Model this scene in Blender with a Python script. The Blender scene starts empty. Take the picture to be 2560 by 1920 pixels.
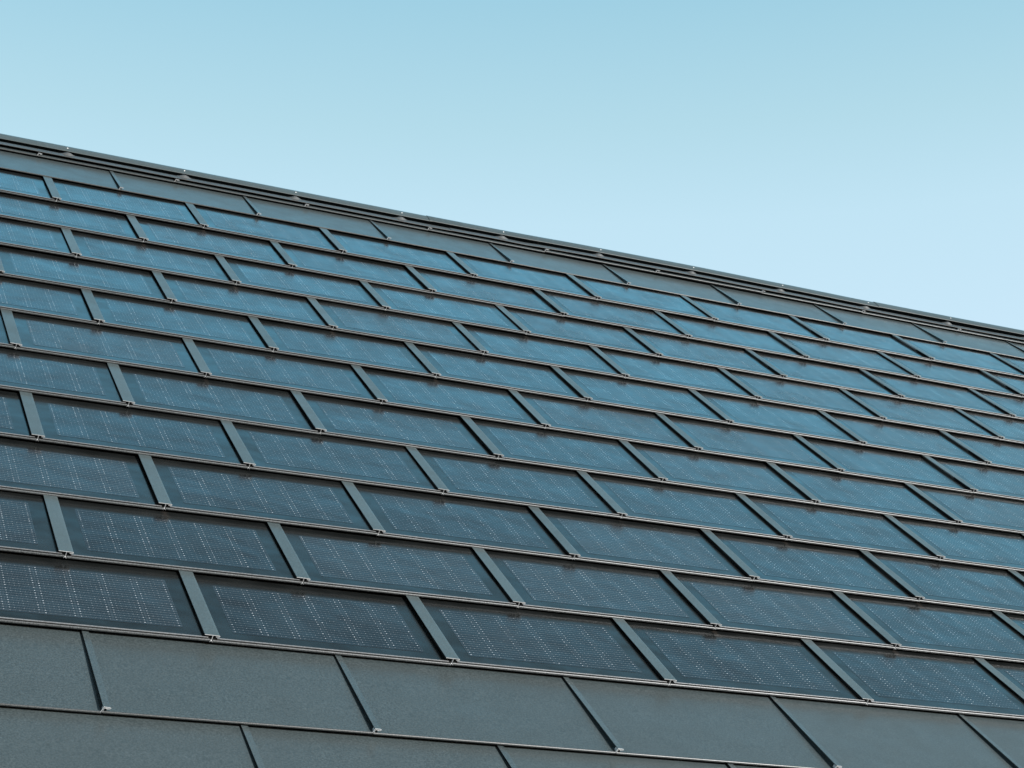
import bpy, bmesh, math, random
from mathutils import Matrix, Vector
random.seed(7)
SC = 0.7                                   # metres per tile pitch
sc = bpy.context.scene
col = sc.collection

# ------------------------------------------------------------------ camera
FPX = 4735.93 / 2560.0
PITCH = math.radians(20.68)
CAMZ = 2.3
cd = bpy.data.cameras.new("camera"); cam = bpy.data.objects.new("camera", cd); col.objects.link(cam)
cd.sensor_fit = 'HORIZONTAL'; cd.sensor_width = 36.0; cd.lens = 36.0 * FPX
cd.clip_start = 0.05; cd.clip_end = 3000
cam.location = (0, 0, CAMZ); cam.rotation_euler = (math.radians(90) + PITCH, 0, 0)
sc.camera = cam

# roof frame in camera coordinates (x right, y down, z forward); columns = along ridge, up slope, outward
RM = ((0.911328130060765, -0.3117698550939957, 0.2688505101622342),
      (0.14538217511456145, -0.36725465422272663, -0.9186882181179764),
      (0.3851558937868973, 0.876312487874327, -0.2893637176200765))
RT = (-1.4215768882907571, 1.141227697482299, 6.564437844684261)
UC = (0.0, -0.93556936, 0.353143)          # world up in camera coordinates
def c2w(p):
    return Vector((p[0], p[1]*UC[2] - p[2]*UC[1], p[1]*UC[1] + p[2]*UC[2]))
cols = [c2w([RM[r][c] for r in range(3)]) for c in range(3)]
org = c2w(RT) * SC + Vector((0, 0, CAMZ))
ROOF = Matrix(((cols[0].x, cols[1].x, cols[2].x, org.x), (cols[0].y, cols[1].y, cols[2].y, org.y),
               (cols[0].z, cols[1].z, cols[2].z, org.z), (0, 0, 0, 1)))
R3 = ROOF.to_3x3()

# ------------------------------------------------------------------ sun and sky
LR = Vector((0.54, -0.38, 0.75)).normalized()     # towards the sun, roof frame
LW = (R3 @ LR).normalized()
SUN_EL = math.asin(LW.z); SUN_AZ = math.atan2(LW.x, LW.y)
w = bpy.data.worlds.new("World"); sc.world = w; w.use_nodes = True
nt = w.node_tree; nt.nodes.clear()
out = nt.nodes.new('ShaderNodeOutputWorld'); bg = nt.nodes.new('ShaderNodeBackground')
sky = nt.nodes.new('ShaderNodeTexSky'); sky.sky_type = 'NISHITA'; sky.sun_disc = False
sky.sun_elevation = SUN_EL; sky.sun_rotation = SUN_AZ
sky.altitude = 100; sky.air_density = 1.0; sky.dust_density = 1.2; sky.ozone_density = 1.0
bg.inputs['Strength'].default_value = 0.15
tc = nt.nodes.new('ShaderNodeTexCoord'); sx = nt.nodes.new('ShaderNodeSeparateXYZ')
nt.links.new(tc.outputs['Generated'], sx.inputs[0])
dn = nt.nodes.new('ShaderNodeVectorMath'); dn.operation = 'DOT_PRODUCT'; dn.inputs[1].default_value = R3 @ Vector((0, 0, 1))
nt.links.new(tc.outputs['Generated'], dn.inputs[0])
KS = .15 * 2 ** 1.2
def grad(src, stops, div=1.0):
    """piecewise-linear colour along a scalar"""
    prev = None
    for (a, ca), (b, cb) in zip(stops, stops[1:]):
        k = nt.nodes.new('ShaderNodeMapRange'); nt.links.new(src, k.inputs[0])
        k.inputs[1].default_value = a; k.inputs[2].default_value = b
        x = nt.nodes.new('ShaderNodeMix'); x.data_type = 'RGBA'; nt.links.new(k.outputs[0], x.inputs[0])
        if prev is None: x.inputs[6].default_value = (*[q/div for q in ca], 1)
        else: nt.links.new(prev, x.inputs[6])
        x.inputs[7].default_value = (*[q/div for q in cb], 1); prev = x.outputs[2]
    return prev
# sky radiance against sine of elevation (pale haze low down, cyan, then blue raised for the glass reflections), eased with the Nishita sky
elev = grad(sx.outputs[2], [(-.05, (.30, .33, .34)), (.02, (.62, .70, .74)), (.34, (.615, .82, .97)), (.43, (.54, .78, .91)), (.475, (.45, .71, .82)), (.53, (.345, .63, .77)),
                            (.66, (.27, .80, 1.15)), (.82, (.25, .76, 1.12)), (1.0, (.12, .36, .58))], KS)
# made-up sky tint along the roof normal: brightens upper glass reflections, darkens lower ones
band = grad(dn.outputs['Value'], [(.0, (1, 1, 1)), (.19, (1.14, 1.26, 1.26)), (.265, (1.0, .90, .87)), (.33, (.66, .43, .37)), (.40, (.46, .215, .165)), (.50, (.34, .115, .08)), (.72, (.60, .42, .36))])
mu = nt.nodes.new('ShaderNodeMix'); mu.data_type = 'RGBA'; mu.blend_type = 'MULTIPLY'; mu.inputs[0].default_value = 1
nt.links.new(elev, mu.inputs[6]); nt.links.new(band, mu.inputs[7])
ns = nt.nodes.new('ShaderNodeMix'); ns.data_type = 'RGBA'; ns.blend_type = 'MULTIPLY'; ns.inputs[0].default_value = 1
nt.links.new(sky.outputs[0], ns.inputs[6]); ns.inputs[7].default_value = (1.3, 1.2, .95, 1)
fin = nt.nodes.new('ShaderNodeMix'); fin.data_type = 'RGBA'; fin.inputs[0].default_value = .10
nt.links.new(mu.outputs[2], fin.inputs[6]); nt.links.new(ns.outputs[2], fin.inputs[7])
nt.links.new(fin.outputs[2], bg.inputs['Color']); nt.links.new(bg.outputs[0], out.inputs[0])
sl = bpy.data.lights.new("sun", 'SUN'); sun = bpy.data.objects.new("sun", sl); col.objects.link(sun)
sl.energy = 2.8; sl.angle = math.radians(0.5); sl.color = (1.0, 1.0, 0.985)
sun.rotation_euler = LW.to_track_quat('Z', 'Y').to_euler()
sc.view_settings.view_transform = 'Standard'; sc.view_settings.look = 'None'
sc.view_settings.exposure = 1.2; sc.view_settings.gamma = 1.0; sc.view_settings.use_curve_mapping = False

# ------------------------------------------------------------------ materials
def mat(name):
    m = bpy.data.materials.new(name); m.use_nodes = True
    n = m.node_tree; n.nodes.clear()
    o = n.nodes.new('ShaderNodeOutputMaterial'); b = n.nodes.new('ShaderNodeBsdfPrincipled')
    n.links.new(b.outputs[0], o.inputs[0])
    return m, n, b
class G:
    """tiny node-graph helper"""
    def __init__(s, n): s.n = n
    def put(s, sock, v):
        if isinstance(v, (int, float)): sock.default_value = v
        elif isinstance(v, tuple): sock.default_value = v if len(v) == 4 or sock.type == 'VECTOR' else (*v, 1)
        else: s.n.links.new(v, sock)
    def m(s, op, a, b=0.0, c=None, clamp=False):
        x = s.n.nodes.new('ShaderNodeMath'); x.operation = op; x.use_clamp = clamp
        s.put(x.inputs[0], a); s.put(x.inputs[1], b)
        if c is not None: s.put(x.inputs[2], c)
        return x.outputs[0]
    def noise(s, vec, scale, detail=2, rough=.5, out=0):
        x = s.n.nodes.new('ShaderNodeTexNoise'); s.put(x.inputs['Scale'], scale)
        x.inputs['Detail'].default_value = detail; x.inputs['Roughness'].default_value = rough
        s.n.links.new(vec, x.inputs['Vector']); return x.outputs[out]
    def mix(s, f, a, b):
        x = s.n.nodes.new('ShaderNodeMix'); x.data_type = 'RGBA'
        s.put(x.inputs[0], f); s.put(x.inputs[6], a); s.put(x.inputs[7], b); return x.outputs[2]
    def coord(s, k='Object'):
        return s.n.nodes.new('ShaderNodeTexCoord').outputs[k]
    def xyz(s, v):
        x = s.n.nodes.new('ShaderNodeSeparateXYZ'); s.n.links.new(v, x.inputs[0]); return x.outputs
    def rnd(s): return s.n.nodes.new('ShaderNodeObjectInfo').outputs['Random']
    def offs(s, v, k):
        x = s.n.nodes.new('ShaderNodeVectorMath'); x.operation = 'ADD'
        cx = s.n.nodes.new('ShaderNodeCombineXYZ')
        for i in range(3): s.put(cx.inputs[i], s.m('MULTIPLY', k, 7.3 + i*5.1))
        s.n.links.new(v, x.inputs[0]); s.n.links.new(cx.outputs[0], x.inputs[1]); return x.outputs[0]
    def bump(s, h, strength, dist, b, nrm=None):
        x = s.n.nodes.new('ShaderNodeBump'); x.inputs['Strength'].default_value = strength
        x.inputs['Distance'].default_value = dist; s.n.links.new(h, x.inputs['Height'])
        if nrm is not None: s.n.links.new(nrm, x.inputs['Normal'])
        if b is not None: s.n.links.new(x.outputs[0], b.inputs['Normal'])
        return x.outputs[0]
    def ramp(s, v, lo, hi):
        x = s.n.nodes.new('ShaderNodeMapRange'); s.put(x.inputs[0], v)
        x.inputs[1].default_value = lo; x.inputs[2].default_value = hi; return x.outputs[0]

def metal_mat(name, c1, c2, rough=.42, grain=1.0, spec=.5, bs=.25, big=0.0, fs=190):
    m, n, b = mat(name); g = G(n); co = g.coord(); rd = g.rnd(); v = g.offs(co, rd)
    fine = g.noise(v, fs, 1.5, .5); mid = g.noise(v, 9, 4, .6); low = g.noise(v, 2.2, 2)
    f = g.ramp(fine, .5 - .14/grain, .5 + .14/grain)
    base = g.mix(f, c1, c2)
    fleck = g.m('GREATER_THAN', g.noise(v, 300, 1), .67)
    base = g.mix(g.m('MULTIPLY', fleck, .5), base, tuple(min(1, x*1.9) for x in c2))
    mp = g.n.nodes.new('ShaderNodeMapping'); mp.inputs['Scale'].default_value = (14, 1.6, 1); n.links.new(v, mp.inputs[0])
    run = g.noise(mp.outputs[0], 1.0, 5, .65)                          # faint rain runs down the slope
    dirt = g.m('ADD', g.m('MULTIPLY', g.ramp(mid, .40, .72), .20), g.m('MULTIPLY', g.ramp(run, .50, .75), .16))
    base = g.mix(dirt, base, (c1[0]*.75, c1[1]*.66, c1[2]*.60))
    base = g.mix(g.m('MULTIPLY', rd, .22), base, tuple(x*1.5 for x in c2))
    n.links.new(base, b.inputs['Base Color'])
    g.put(b.inputs['Roughness'], g.m('ADD', g.m('MULTIPLY', mid, .16), rough - .08))
    b.inputs['Specular IOR Level'].default_value = spec
    nr = g.bump(low, .5*big, .010, None) if big else None
    g.bump(fine, bs, .0005, b, nr)
    return m
M_SHEET = metal_mat("coated_sheet", (.032, .042, .044), (.061, .076, .079), .34, .9, .75, .22, 1)
M_COVER = metal_mat("coated_cover", (.042, .057, .060), (.068, .088, .093), .38, 1, .5, .2, .3, 240)
M_LIP   = metal_mat("coated_lip", (.028, .032, .033), (.066, .072, .073), .36, 1.2, .6, .3, 0, 420)
M_SLIP  = metal_mat("grainy_lip", (.020, .023, .024), (.080, .088, .091), .36, 1.5, .6, .4, 0, 420)
M_CUT   = metal_mat("cut_metal_edge", (.50, .52, .53), (.62, .64, .65), .35, 1, .5, .2)
M_FRAME = metal_mat("frame_edge", (.11, .115, .12), (.17, .175, .18), .33, 1, .6, .2)
M_DOME  = metal_mat("galvanised_dome", (.055, .058, .059), (.095, .099, .10), .45)

def simple(name, c, rough, spec=.5, met=0):
    m, n, b = mat(name); g = G(n)
    v = g.coord(); nz = g.noise(v, 30, 4)
    n.links.new(g.mix(nz, tuple(x*.8 for x in c), tuple(x*1.15 for x in c)), b.inputs['Base Color'])
    b.inputs['Roughness'].default_value = rough; b.inputs['Specular IOR Level'].default_value = spec
    b.inputs['Metallic'].default_value = met
    return m
M_DARK = simple("underlay_felt", (.006, .006, .006), .95, .1)
M_GROOVE = simple("gasket_shade_black", (.012, .012, .012), .8, .2)  # tile gasket, and the added shade filler under the cover strips
M_SCREW = simple("bright_screw", (.92, .92, .91), .5, .5)

# cell layout in pitch units, tile-local
U0, CW, V0, CH, WS = .095, .1333, .062, .2225, .0215
def glass_mat(cells):
    m, n, b = mat("solar_cells" if cells else "solar_glass"); g = G(n)
    co = g.coord(); x, y, z = g.xyz(co); rd = g.rnd()
    u = g.m('DIVIDE', x, SC); v = g.m('DIVIDE', y, SC)
    vv = g.offs(co, rd)
    smudge = g.noise(vv, 6, 5, .6); grit = g.noise(vv, 160, 3, .6)
    if cells:
        base = g.mix(g.ramp(g.noise(vv, 2.5, 1), .3, .7), (.004, .006, .009), (.007, .010, .014))
        cu = g.m('DIVIDE', g.m('SUBTRACT', u, U0), CW); fu = g.m('FRACT', cu)
        cv = g.m('DIVIDE', g.m('SUBTRACT', v, V0), CH); fv = g.m('FRACT', cv)
        lu = g.m('MULTIPLY', fu, CW); lv = g.m('MULTIPLY', fv, CH)
        # soldered wires
        wj = g.m('DIVIDE', g.m('SUBTRACT', lv, .00375), WS)
        dwire = g.m('MULTIPLY', g.m('ABSOLUTE', g.m('SUBTRACT', g.m('FRACT', wj), .5)), WS)
        wire = g.m('LESS_THAN', dwire, .0010)
        # solder points
        sj = g.m('DIVIDE', g.m('SUBTRACT', lu, .0025), .0183)
        fj = g.m('FLOOR', sj)
        du = g.m('MULTIPLY', g.m('SUBTRACT', g.m('FRACT', sj), .5), .0183)
        inr = g.m('MULTIPLY', g.m('GREATER_THAN', sj, 0.0), g.m('LESS_THAN', sj, 7.0))
        rr = g.m('SQRT', g.m('ADD', g.m('POWER', du, 2), g.m('POWER', dwire, 2)))
        endp = g.m('MAXIMUM', g.m('LESS_THAN', fj, .5), g.m('GREATER_THAN', fj, 5.5))
        wn = g.n.nodes.new('ShaderNodeTexWhiteNoise'); wn.noise_dimensions = '4D'
        cx = g.n.nodes.new('ShaderNodeCombineXYZ')
        g.put(cx.inputs[0], g.m('FLOOR', g.m('DIVIDE', u, .0183))); g.put(cx.inputs[1], g.m('FLOOR', g.m('DIVIDE', v, WS)))
        g.n.links.new(cx.outputs[0], wn.inputs['Vector']); g.put(wn.inputs['W'], rd)
        jit = wn.outputs['Value']
        size = g.m('ADD', .0014, g.m('MULTIPLY', endp, .0009))
        size = g.m('MULTIPLY', size, g.m('ADD', .7, g.m('MULTIPLY', jit, .5)))
        dot = g.m('MULTIPLY', g.m('LESS_THAN', rr, size), inr)
        # cell outline
        eu = g.m('MINIMUM', lu, g.m('SUBTRACT', CW, lu)); ev = g.m('MINIMUM', lv, g.m('SUBTRACT', CH, lv))
        cham = g.m('MULTIPLY', g.m('SUBTRACT', g.m('ADD', eu, ev), .012), .7)
        ed = g.m('MINIMUM', g.m('MINIMUM', eu, ev), cham)
        line = g.m('MULTIPLY', g.m('GREATER_THAN', ed, .0009), g.m('LESS_THAN', ed, .0019))
        outside = g.m('LESS_THAN', ed, .0009)
        # printed fingers, stronger on a few tiles
        ff = g.m('ABSOLUTE', g.m('SUBTRACT', g.m('FRACT', g.m('DIVIDE', u, .0061)), .5))
        fing = g.m('MULTIPLY', g.m('LESS_THAN', ff, .12), g.m('ADD', .16, g.m('MULTIPLY', g.m('GREATER_THAN', rd, .72), .45)))
        base = g.mix(fing, base, (.045, .058, .070))
        base = g.mix(g.m('MULTIPLY', line, .35), base, (.06, .075, .09))
        base = g.mix(g.m('MULTIPLY', outside, .8), base, (.020, .026, .032))
        base = g.mix(g.m('MULTIPLY', wire, g.m('ADD', .35, g.m('MULTIPLY', rd, .45))), base, (.13, .14, .15))
        base = g.mix(g.m('MULTIPLY', dot, g.m('ADD', .35, g.m('MULTIPLY', jit, .65))), base, g.mix(endp, (.34, .37, .39), (.50, .53, .56)))
    else:
        base = g.mix(smudge, (.006, .007, .007), (.010, .011, .011))
    dust = g.m('MULTIPLY', g.ramp(smudge, .42, .75), .10)
    # dried drip mark below the joint of the row above
    dc = g.m('ABSOLUTE', g.m('SUBTRACT', u, .5)); dv = g.m('SUBTRACT', .56, v)
    drip = g.m('MULTIPLY', g.ramp(g.m('ADD', dc, g.m('MULTIPLY', g.noise(vv, 120, 3), .02)), .030, .008), g.ramp(dv, .13, .0))
    base = g.mix(g.m('MULTIPLY', g.m('MULTIPLY', drip, g.ramp(g.m('FRACT', g.m('MULTIPLY', rd, 7.7)), .45, 1.0)), .22), base, (.11, .085, .07))
    base = g.mix(dust, base, (.06, .065, .065))
    spk = g.m('MULTIPLY', g.m('GREATER_THAN', grit, .72), .25)
    base = g.mix(spk, base, (.09, .09, .085))
    n.links.new(base, b.inputs['Base Color'])
    g.put(b.inputs['Roughness'], g.m('ADD', g.m('ADD', .13, g.m('MULTIPLY', rd, .06)), g.m('MULTIPLY', g.ramp(smudge, .3, .7), .12)))
    b.inputs['IOR'].default_value = 1.52
    
    g.bump(g.noise(vv, 5.0, 2), .40, .008, b)
    return m
M_GLASS = glass_mat(False); M_CELL = glass_mat(True)

# ------------------------------------------------------------------ mesh helpers
class MB:
    def __init__(s): s.v = []; s.f = []
    def quad_strip(s, a, b, closed=True):
        """loft between two vertex loops"""
        i = len(s.v); s.v += a + b; n = len(a)
        for k in range(n if closed else n-1):
            k2 = (k+1) % n
            s.f.append((i+k, i+k2, i+n+k2, i+n+k))
        return i, n
    def cap(s, i, n, rev=False):
        idx = list(range(i, i+n)); s.f.append(tuple(idx[::-1] if rev else idx))
    def box(s, x0, x1, y0, y1, z0, z1):
        i = len(s.v)
        s.v += [(x, y, z) for z in (z0, z1) for y in (y0, y1) for x in (x0, x1)]
        s.f += [(i, i+2, i+3, i+1), (i+4, i+5, i+7, i+6), (i, i+1, i+5, i+4), (i+2, i+6, i+7, i+3), (i, i+4, i+6, i+2), (i+1, i+3, i+7, i+5)]
    def mesh(s, name, m, smooth=None, mats=None, fm=None, k=SC):
        me = bpy.data.meshes.new(name)
        me.from_pydata([(a*k, b*k, c*k) for a, b, c in s.v], [], s.f)
        bm = bmesh.new(); bm.from_mesh(me); bmesh.ops.recalc_face_normals(bm, faces=bm.faces); bm.to_mesh(me); bm.free()
        me.materials.append(m)
        if smooth:
            me.polygons.foreach_set('use_smooth', [True]*len(me.polygons)); me.set_sharp_from_angle(angle=math.radians(smooth))
        me.update(); return me
def ex_u(mb, prof, u0, u1, caps=True):
    """closed profile (v,z) swept along u"""
    i, n = mb.quad_strip([(u0, a, b) for a, b in prof], [(u1, a, b) for a, b in prof])
    if caps: mb.cap(i, n, True); mb.cap(i+n, n)
def ex_v(mb, p0, v0, p1, v1):
    """closed profile (u,z) swept along v, may change on the way"""
    i, n = mb.quad_strip([(a, v0, b) for a, b in p0], [(a, v1, b) for a, b in p1])
    mb.cap(i, n, True); mb.cap(i+n, n)
def thick(path, t):
    """open polyline -> closed thin outline"""
    L, Rr = [], []
    for i, p in enumerate(path):
        a = Vector(path[max(0, i-1)]); b = Vector(path[min(len(path)-1, i+1)]); d = (b-a).normalized()
        nn = Vector((-d.y, d.x)) * t / 2
        L.append((p[0]+nn.x, p[1]+nn.y)); Rr.append((p[0]-nn.x, p[1]-nn.y))
    return L + Rr[::-1]
def obj(name, data, parent=None, mw=None):
    o = bpy.data.objects.new(name, data); col.objects.link(o)
    if parent is not None: o.parent = parent
    if mw is not None: o.matrix_world = mw
    return o
def tag(o, label=None, cat=None, group=None, kind=None):
    for k, x in (('label', label), ('category', cat), ('group', group), ('kind', kind)):
        if x: o[k] = x
def place(u, v, z=0.0, rot=(0, 0, 0)):
    from mathutils import Euler
    return ROOF @ Matrix.Translation((u*SC, v*SC, z*SC)) @ Euler(rot).to_matrix().to_4x4()
def copy_tree(o, parent=None):
    c = o.copy(); col.objects.link(c)
    if parent is not None: c.parent = parent
    for ch in list(kids[o.name]):
        cc = copy_tree(ch, c); kids.setdefault(c.name, []).append(cc)
    kids.setdefault(c.name, [])
    return c
kids = {}
def add(parent, name, data):
    o = obj(name, data, parent); kids.setdefault(parent.name, []).append(o); kids.setdefault(o.name, []); return o

# ------------------------------------------------------------------ prototypes (tile-local, pitch units)
STEP = .598
ZF, ZB = .0195, -.0092                    # glass height at the lower edge / under the next row
SL = (ZB-ZF)/STEP
def zs(v): return ZF + SL*v
GAP = .003
def arc(cx, cy, rx, ry, a0, a1, n):
    return [(cx+rx*math.cos(math.radians(a0+(a1-a0)*i/n)), cy+ry*math.sin(math.radians(a0+(a1-a0)*i/n))) for i in range(n+1)]

def solar_tile():
    r = bpy.data.objects.new("solar_tile", None); col.objects.link(r); kids[r.name] = []
    r.empty_display_size = .05
    mb = MB()   # glass slab
    a, b_ = .004, .996
    p = [(.0022, zs(.0022)), (.63, zs(.63)), (.63, zs(.63)-.004), (.0022, zs(.0022)-.005)]
    ex_u(mb, p, a, b_); gl = add(r, "glass_pane", mb.mesh("glass_pane", M_GLASS))
    mb = MB()   # cell sheet, laminated just proud of the border
    e = .0007
    va, vb = V0-.0005, V0+2*CH+.0005; ua, ub = U0-.0005, U0+6*CW+.0005; c = .006
    ring = [(ua+c, va), (ub-c, va), (ub, va+c), (ub, vb-c), (ub-c, vb), (ua+c, vb), (ua, vb-c), (ua, va+c)]
    i, n = mb.quad_strip([(x, y, zs(y)+e) for x, y in ring], [(x, y, zs(y)-.001) for x, y in ring])
    mb.cap(i, n); mb.cap(i+n, n, True)
    add(gl, "cell_grid", mb.mesh("cell_grid", M_CELL))
    mb = MB()   # bright edge of the glass frame
    p = [(-.0015, ZF-.0030)] + arc(.0000, ZF-.0012, .0016, .0014, 200, 60, 5) + [(.0040, ZF+.0002), (.0040, ZF-.0030)]
    ex_u(mb, p, .020, .984); add(r, "frame_edge", mb.mesh("frame_edge", M_FRAME, 40))
    mb = MB()
    ex_u(mb, [(.0015, .010), (.0015, ZF-.0032), (.012, ZF-.0035), (.012, .010)], .006, .994); add(r, "gasket", mb.mesh("gasket", M_GROOVE))
    mb = MB()   # rounded lower lip of the metal tray
    p = arc(.0005, .0063, .0062, .0061, 80, 290, 12) + [(.012, .0006), (.012, .0118)]
    ex_u(mb, p, .003, .997); add(r, "lower_lip", mb.mesh("lower_lip", M_SLIP, 50))
    mb = MB()   # tray body under the glass
    p = [(.012, .0015), (.012, zs(.012)-.006), (.60, zs(.6)-.006), (.60, zs(.6)-.012), (.10, -.006)]
    ex_u(mb, p, .006, .994); add(r, "tray", mb.mesh("tray", M_DARK))
    return r

def cover_strip():
    r = bpy.data.objects.new("cover_strip", None); col.objects.link(r); kids[r.name] = []
    r.empty_display_size = .03
    ZT0, ZT1 = .0325, .0018; t = .0016
    def prof(zt, k=1.0):
        top = [(-.0325, zt), (.020, zt-.0008), (.0262, zt-.0016), (.0278, zt-.0035), (.0262, zt-.0056), (.0130, zt-.0066)]
        return thick(top, t)
    mb = MB(); vm = -.0030
    ex_v(mb, prof(ZT0), vm, prof(ZT1), STEP+.03)
    cap_ = add(r, "cap", mb.mesh("cap", M_COVER))
    mb = MB()
    ex_v(mb, thick([(-.0325, ZT0), (.020, ZT0-.0008), (.0262, ZT0-.0016), (.0278, ZT0-.0035), (.0262, ZT0-.0056), (.0130, ZT0-.0066)], t*1.6), vm-.0012, prof(ZT0), vm-.0001)
    add(cap_, "cut_end", mb.mesh("cut_end", M_CUT))
    mb = MB()
    ex_v(mb, thick([(.0005, ZT0-.001), (-.0012, .014), (-.0030, .0085)], t), vm-.0008, thick([(.0005, ZT1-.001), (0, -.02), (0, -.03)], t), STEP+.02)
    add(r, "web", mb.mesh("web", M_CUT))
    mb = MB()
    ex_v(mb, thick([(-.0085, .0050), (-.0050, .0098), (-.0015, .0098), (.0020, .0045)], t*.8), vm-.0062, thick([(-.0085, .0050), (-.0050, .0098), (-.0015, .0098), (.0020, .0045)], t*.8), .01)
    add(r, "foot", mb.mesh("foot", M_CUT))
    mb = MB()  # black filler added under the flange to stand in for the cavity's shade
    for a, b in ((-.0300, -.0030), (.0030, .0240)):
        i = len(mb.v)
        for v_, zc, zb_ in ((.004, ZT0-.0026, .0203), (.20, ZT0-.0026+(ZT1-ZT0)/STEP*.2, zs(.2)+.0008)):
            mb.v += [(a, v_, zb_), (b, v_, zb_), (b, v_, zc-(.0046 if a > 0 else 0)), (a, v_, zc-(.0046 if a > 0 else 0))]
        for k in range(4): mb.f.append((i+k, i+(k+1) % 4, i+4+(k+1) % 4, i+4+k))
        mb.f += [(i, i+1, i+2, i+3), (i+4, i+5, i+6, i+7)]
    add(r, "shade_filler", mb.mesh("shade_filler", M_GROOVE))
    return r

def metal_tile(step, name="metal_tile", zt=.0098, length=None):
    r = bpy.data.objects.new(name, None); col.objects.link(r); kids[r.name] = []
    r.empty_display_size = .05
    L = length or step+.03
    zb = -.0115; s = (zb-zt)/step
    z = lambda v: zt + s*v
    mb = MB()
    p = [(.001, z(0)), (L, z(L)), (L, z(L)-.0015), (.001, z(0)-.0015)]
    ex_u(mb, p, -.003, .996); add(r, "sheet", mb.mesh("sheet", M_SHEET))
    mb = MB()
    p = arc(.001, .0050, .0055, .0050, 88, 285, 12) + [(.010, .0004), (.010, .0078)]
    ex_u(mb, p, .0015, .997); add(r, "lower_lip", mb.mesh("lower_lip", M_LIP, 50))
    # folded seam along the left edge, tall at the lower end
    def prof(z0, h, t):
        pts = [(.0130, z0-.004), (.0130, z0+h-.0012), (-.0005, z0+h-.0012), (-.0005, z0+h), (.0255, z0+h-.0014), (.0262, z0+h-.0040)]
        return thick(pts, t)
    def eprof(z0, h, t): return thick([(-.0075, z0-.005), (-.0045, z0+.001), (.0018, z0+h), (.0240, z0+h-.0016), (.0268, z0+h-.0035), (.0240, z0+h-.0060), (.0120, z0+h-.0070)], t)
    h0, h1 = .0175, .0075; t = .0014
    mb = MB(); ex_v(mb, prof(zt, h0, t), -.002, prof(z(L), h1, t), L-.005)
    sm = add(r, "seam_fold", mb.mesh("seam_fold", M_SHEET))
    mb = MB(); ex_v(mb, eprof(zt, h0, t*1.4), -.0034, eprof(zt, h0, t*1.4), -.0021)
    i = thick([(.0005, zt-.004), (.0012, zt+.004), (.0045, zt+h0-.0045), (.0215, zt+h0-.0062)], t*.9)
    ex_v(mb, i, -.0034, i, .02)
    add(sm, "cut_end", mb.mesh("cut_end", M_CUT))
    return r

# ------------------------------------------------------------------ rows
BOW = [(-2, 0), (3.5, 0), (4.2, .002), (5.0, .010), (5.9, .012), (6.8, .007), (7.7, .001), (8.5, .002), (9.4, .004), (14, .004)]
def bow(u):
    for (a, x), (b, y) in zip(BOW, BOW[1:]):
        if u <= b:
            t = max(0, (u-a)/(b-a)); t = t*t*(3-2*t); return x+(y-x)*t
    return BOW[-1][1]
IM = (cam.matrix_world.inverted())
def pix(u, v, z=0):
    p = [RM[r][0]*u + RM[r][1]*v + RM[r][2]*z + RT[r] for r in range(3)]
    return 1280 + FPX*2560*p[0]/p[2], 960 + FPX*2560*p[1]/p[2]
def krange(off, v0, v1, w=1.0):
    """tiles of a row that reach into the frame (k = index of their left joint)"""
    r = []
    for k in range(-4, 14):
        hit = False
        for i in range(13):
            for j in range(5):
                x, y = pix(off+k+w*i/12, v0+(v1-v0)*j/4, .005)
                if 0 < x < 2560 and 0 < y < 1920: hit = True
        if hit: r.append(k)
    return r
ORD = ["zeroth", "first", "second", "third", "fourth", "fifth", "sixth", "seventh", "eighth", "ninth", "tenth", "eleventh", "twelfth"]
OFF = [.4963, -.0016, .4974, -.0014, .4978, -.0037, .4964, -.0004, .5050, .0040, .5046]
VV = [.6014 + STEP*i for i in range(11)] + [7.190, 7.722]

st = solar_tile(); cv = cover_strip(); first_t = first_c = True
for i in range(11):
    v = VV[i]; off = OFF[i]
    step = VV[i+1]-v
    ks = krange(off, v, v+step)
    where = "bottom" if i == 0 else None
    rowname = {0: "lowest solar row", 10: "topmost solar row"}.get(i, "%s solar row from the bottom" % ORD[i+1])
    for q, k in enumerate([ks[0]-1] + ks + [ks[-1]+1]):
        o = st if first_t else copy_tree(st); first_t = False
        o.matrix_world = place(off+k, v+random.uniform(-.0008, .0008), random.uniform(-.0006, .0006),
                               (random.uniform(-.0030, .0030), random.uniform(-.0028, .0028), random.uniform(-.0006, .0006)))
        if q == 0: lab = "solar tile beyond the left end of the %s" % rowname
        elif q == len(ks)+1: lab = "solar tile beyond the right end of the %s" % rowname
        elif q == 1: lab = "blue solar tile at the left picture edge, %s" % rowname
        elif q == len(ks): lab = "blue solar tile at the right picture edge, %s" % rowname
        else: lab = "blue solar tile in the %s, %s from the left" % (rowname, ORD[q])
        tag(o, lab, "solar tile", "solar tiles laid in staggered rows")
    js = [k for k in range(ks[0]-1, ks[-1]+3) if True]
    vis = []
    for k in js:
        hit = any(0 < pix(off+k+du, v+step*j/6, .02)[0] < 2560 and 0 < pix(off+k+du, v+step*j/6, .02)[1] < 1920 for j in range(7) for du in (-.03, .02))
        vis.append(hit)
    q = 0
    for k, hit in zip(js, vis):
        o = cv if first_c else copy_tree(cv); first_c = False
        o.matrix_world = place(off+k+random.uniform(-.001, .001), v, random.uniform(-.0006, .0006), (0, 0, random.uniform(-.0015, .0015)))
        if hit:
            q += 1; lab = "raised grey joint strip in the %s, %s from the left" % (rowname, ORD[q])
        else: lab = "%s joint strip outside the %s of the picture, %s" % ("farther" if k in (js[0], js[-1]) else "nearer", "right" if q else "left", rowname)
        tag(o, lab, "joint strip", "raised joint strips between the solar tiles")

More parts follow.
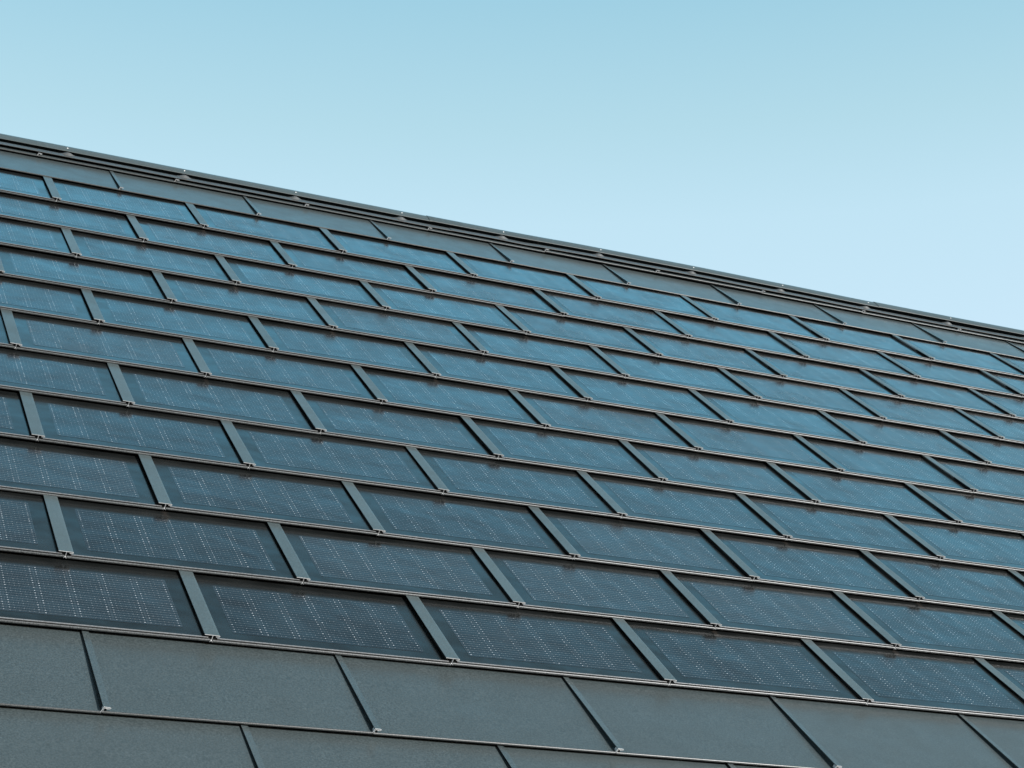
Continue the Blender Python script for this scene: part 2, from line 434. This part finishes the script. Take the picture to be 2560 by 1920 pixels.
mt = metal_tile(.6); first_m = True
def metal_row(proto, v, off, v1, rowname, cat="metal tile", group="plain metal tiles above and below the solar rows"):
    global first_m
    ks = krange(off, v, v1)
    for q, k in enumerate([ks[0]-1] + ks + [ks[-1]+1]):
        o = proto.pop() if proto[1:] else copy_tree(proto[0])
        o.matrix_world = place(off+k, v+random.uniform(-.001, .001), random.uniform(-.0008, .0008) + (bow(off+k+.5)*.8 if v > 7.5 else 0),
                               (random.uniform(-.001, .001), random.uniform(-.0012, .0012), random.uniform(-.0008, .0008)))
        if q == 0: lab = "metal tile beyond the left end of %s" % rowname
        elif q == len(ks)+1: lab = "metal tile beyond the right end of %s" % rowname
        elif q == 1: lab = "grey metal tile at the left picture edge, %s" % rowname
        elif q == len(ks): lab = "grey metal tile at the right picture edge, %s" % rowname
        else: lab = "grey metal tile in %s, %s from the left" % (rowname, ORD[q])
        tag(o, lab, cat, group)
P1 = [mt, mt]
metal_row(P1, 0.0, 0.0, .60, "the row below the solar tiles")
metal_row(P1, -.6, .5, 0.0, "the lowest row")
m2 = metal_tile(VV[12]-VV[11]); metal_row([m2, m2], VV[11], .0050, VV[12], "the row above the solar tiles")
m3 = metal_tile(.30, "metal_tile", length=.046); metal_row([m3, m3], VV[12], .4876, 7.77, "the narrow course under the ridge")

# ------------------------------------------------------------------ ridge
VB, ZBK = .147, -.989                        # direction of the back slope in (v, z)
def ridge_prof(dz, t=.0016):
    path = [(7.8830, .0388), (7.8800, .0398), (7.8812, .0415), (7.895, .0443), (7.915, .0472), (7.935, .0497), (7.952, .0515), (7.966, .0520)]
    path += [(7.979, .0510), (7.990, .0482), (7.998, .0440), (8.004, .0385), (8.009, .030), (8.014, .0), (8.022, -.06)]
    return thick([(a, b+dz) for a, b in path], t)
secs = [(-1.2, 3.56, .0010, .0000), (3.54, 7.76, .0022, .0010), (7.74, 12.2, .0035, .0035)]
names = ["left", "middle", "right"]
SCREWU = [-.16, .712, 1.581, 2.449, 3.315, 4.182, 5.048, 5.913, 6.780, 7.650, 8.519, 9.388, 10.26]
def sect(u):
    return 0 if u < 3.55 else (1 if u < 7.75 else 2)
for si, (a, b, d0, d1) in enumerate(secs):
    r = bpy.data.objects.new("ridge_cap", None); col.objects.link(r); kids[r.name] = []
    r.matrix_world = place(a, 0)
    L = b-a
    mb = MB()
    NS = 24; rw_ = [[(L*s_/NS, p, q) for p, q in ridge_prof(d0+(d1-d0)*s_/NS+bow(a+L*s_/NS))] for s_ in range(NS+1)]
    for s_ in range(NS):
        i, n = mb.quad_strip(rw_[s_], rw_[s_+1])
        if s_ == 0: mb.cap(i, n, True)
    mb.cap(i+n, n)
    add(r, "cap_sheet", mb.mesh("cap_sheet", M_COVER, 30))
    if si:
        mb = MB(); wdt = .29 if si == 1 else .36
        i, n = mb.quad_strip([(-.003, p, q) for p, q in ridge_prof(d0+.0012+bow(a))], [(wdt, p, q) for p, q in ridge_prof(d0+.0012+bow(a))])
        mb.cap(i, n, True); mb.cap(i+n, n)
        add(r, "overlap_sleeve", mb.mesh("overlap_sleeve", M_COVER, 30))
    for u in SCREWU:
        if not (a <= u < b): continue
        if sect(u) != si: continue
        zt = .0484 + d0 + (d1-d0)*(u-a)/L + bow(u)
        mb = MB(); rr = .0056; cx, cy = u-a, 7.93
        ring = [[(cx+rr*k*math.cos(t*math.pi/5), cy+rr*k*math.sin(t*math.pi/5), zt+h) for t in range(10)] for k, h in ((1, -.001), (1, .0022), (.7, .0042), (.2, .0052))]
        for q in range(3): i, n = mb.quad_strip(ring[q], ring[q+1])
        mb.cap(i+n, n)
        add(r, "screw", mb.mesh("screw", M_SCREW, 40))
    tag(r, "%s length of folded dark metal ridge cap along the skyline, dotted with white screws" % names[si], "ridge cap", "overlapping ridge caps")

# vent strip under the cap, with pressed domes under the screws
vs = [(-1.2, 3.70, .0015, -.0035), (3.69, 8.03, -.001, -.004), (8.01, 12.2, -.0055, -.004)]
def vent_prof(dz):
    return thick([(7.7730, .0253+dz), (7.7692, .0262+dz), (7.7702, .0278+dz), (7.80, .0284+dz), (7.830, .0290+dz), (7.836, .0272+dz)], .0014)
for si, (a, b, d0, d1) in enumerate(vs):
    r = bpy.data.objects.new("vent_strip", None); col.objects.link(r); kids[r.name] = []
    r.matrix_world = place(a, 0); L = b-a
    mb = MB(); N = 40; rows = []
    for s in range(N+1):
        u = L*s/N; dz = d0+(d1-d0)*s/N + bow(a+u) + .0009*math.sin(u*5.1+si)*math.sin(u*1.7)
        if si == 1: dz += -.004*math.exp(-((u+a-4.30)/.07)**2)        # dented lip
        rows.append([(u, p, q) for p, q in vent_prof(dz)])
    for s in range(N): i, n = mb.quad_strip(rows[s], rows[s+1])
    i, n = mb.quad_strip(rows[0], rows[0]); mb.f = mb.f[:-n]; mb.cap(i, n, True); mb.v = mb.v
    add(r, "strip", mb.mesh("strip", M_LIP, 40))
    for u in SCREWU:
        if not (a <= u+.01 < b): continue
        mb = MB(); cx, cy = u+.004-.010*u-a, 7.829; NR, NA = 6, 20; rings = []
        zb = .0282 + d0+(d1-d0)*(u-a)/L + bow(u)
        for q in range(NR+1):
            f = q/NR; h = .0185*(.5+.5*math.cos(math.pi*f)) - .001
            rings.append([(cx+.060*f*math.cos(t*2*math.pi/NA)+1e-5, cy+.034*f*math.sin(t*2*math.pi/NA), zb+h) for t in range(NA)])
        for q in range(NR): i, n = mb.quad_strip(rings[q], rings[q+1])
        add(r, "spacer_dome", mb.mesh("spacer_dome", M_DOME, 60))
    tag(r, "%s length of narrow grey vent strip in the dark gap under the ridge cap" % names[si], "vent strip", "vent strips under the ridge cap")

# ------------------------------------------------------------------ house under the roof
h = bpy.data.objects.new("house", None); col.objects.link(h); kids[h.name] = []
tag(h, "house carrying the dark solar roof, dark underlay showing in the gaps", "house")
def world_mesh(name, verts, faces, m):
    me = bpy.data.meshes.new(name); me.from_pydata([tuple(x) for x in verts], [], faces)
    bm = bmesh.new(); bm.from_mesh(me); bmesh.ops.recalc_face_normals(bm, faces=bm.faces); bm.to_mesh(me); bm.free()
    me.materials.append(m); o = obj(name, me, h); return o
def rw(u, v, z): return ROOF @ Vector((u*SC, v*SC, z*SC))
UA, UB, VE = -3.0, 13.0, -1.35
def slab(pts, u0, u1): 
    n = len(pts); vs_ = [rw(u0, *p) for p in pts] + [rw(u1, *p) for p in pts]
    fs = [(k, (k+1) % n, n+(k+1) % n, n+k) for k in range(n)] + [tuple(range(n))[::-1], tuple(range(n, 2*n))]
    return vs_, fs
# roof deck: front slope, ridge board, back slope
LB = 9.3
pts = [(VE, -.045), (7.90, -.030), (7.985, -.030), (7.985+VB*LB, -.030+ZBK*LB), (7.985+VB*LB-.10, -.030+ZBK*LB), (7.90, -.16), (VE, -.17)]
world_mesh("roof_deck", *slab(pts, UA, UB), M_DARK)
m_back = M_SHEET
pts = [(8.000, -.0300), (8.000+VB*LB, -.030+ZBK*LB), (8.013+VB*LB, -.030+ZBK*LB), (8.013, -.0300)]
world_mesh("back_slope_sheet", *slab(pts, UA, UB), m_back)
M_WALL = simple("rendered_wall", (.55, .53, .48), .9, .3)
Uw = cols[0]
def hz(p): return Vector((p.x, p.y, 0))
e0 = rw(UA+.4, VE+.6, -.17); e1 = rw(UB-.4, VE+.6, -.17)
b0 = rw(UA+.4, 7.985+VB*(LB-.8), -.2+ZBK*(LB-.8)); b1 = rw(UB-.4, 7.985+VB*(LB-.8), -.2+ZBK*(LB-.8))
t0 = rw(UA+.4, 7.9, -.3); t1 = rw(UB-.4, 7.9, -.3)
V_ = [hz(e0), hz(e1), hz(b1), hz(b0), e0, e1, b1, b0, t0, t1]
world_mesh("wall", V_, [(0, 1, 5, 4), (2, 3, 7, 6), (0, 4, 8, 7, 3), (1, 2, 6, 9, 5)], M_WALL)

# ------------------------------------------------------------------ ground
m_, n_, b_ = mat("gravel_yard"); g = G(n_); nz = g.noise(g.coord(), .8, 8, .7)
n_.links.new(g.mix(nz, (.060, .062, .060), (.12, .122, .118)), b_.inputs['Base Color']); b_.inputs['Roughness'].default_value = .95
me = bpy.data.meshes.new("ground"); S = 1500
me.from_pydata([(-S, -S, 0), (S, -S, 0), (S, S, 0), (-S, S, 0)], [], [(0, 1, 2, 3)]); me.materials.append(m_)
gr = obj("ground", me); tag(gr, kind="structure")
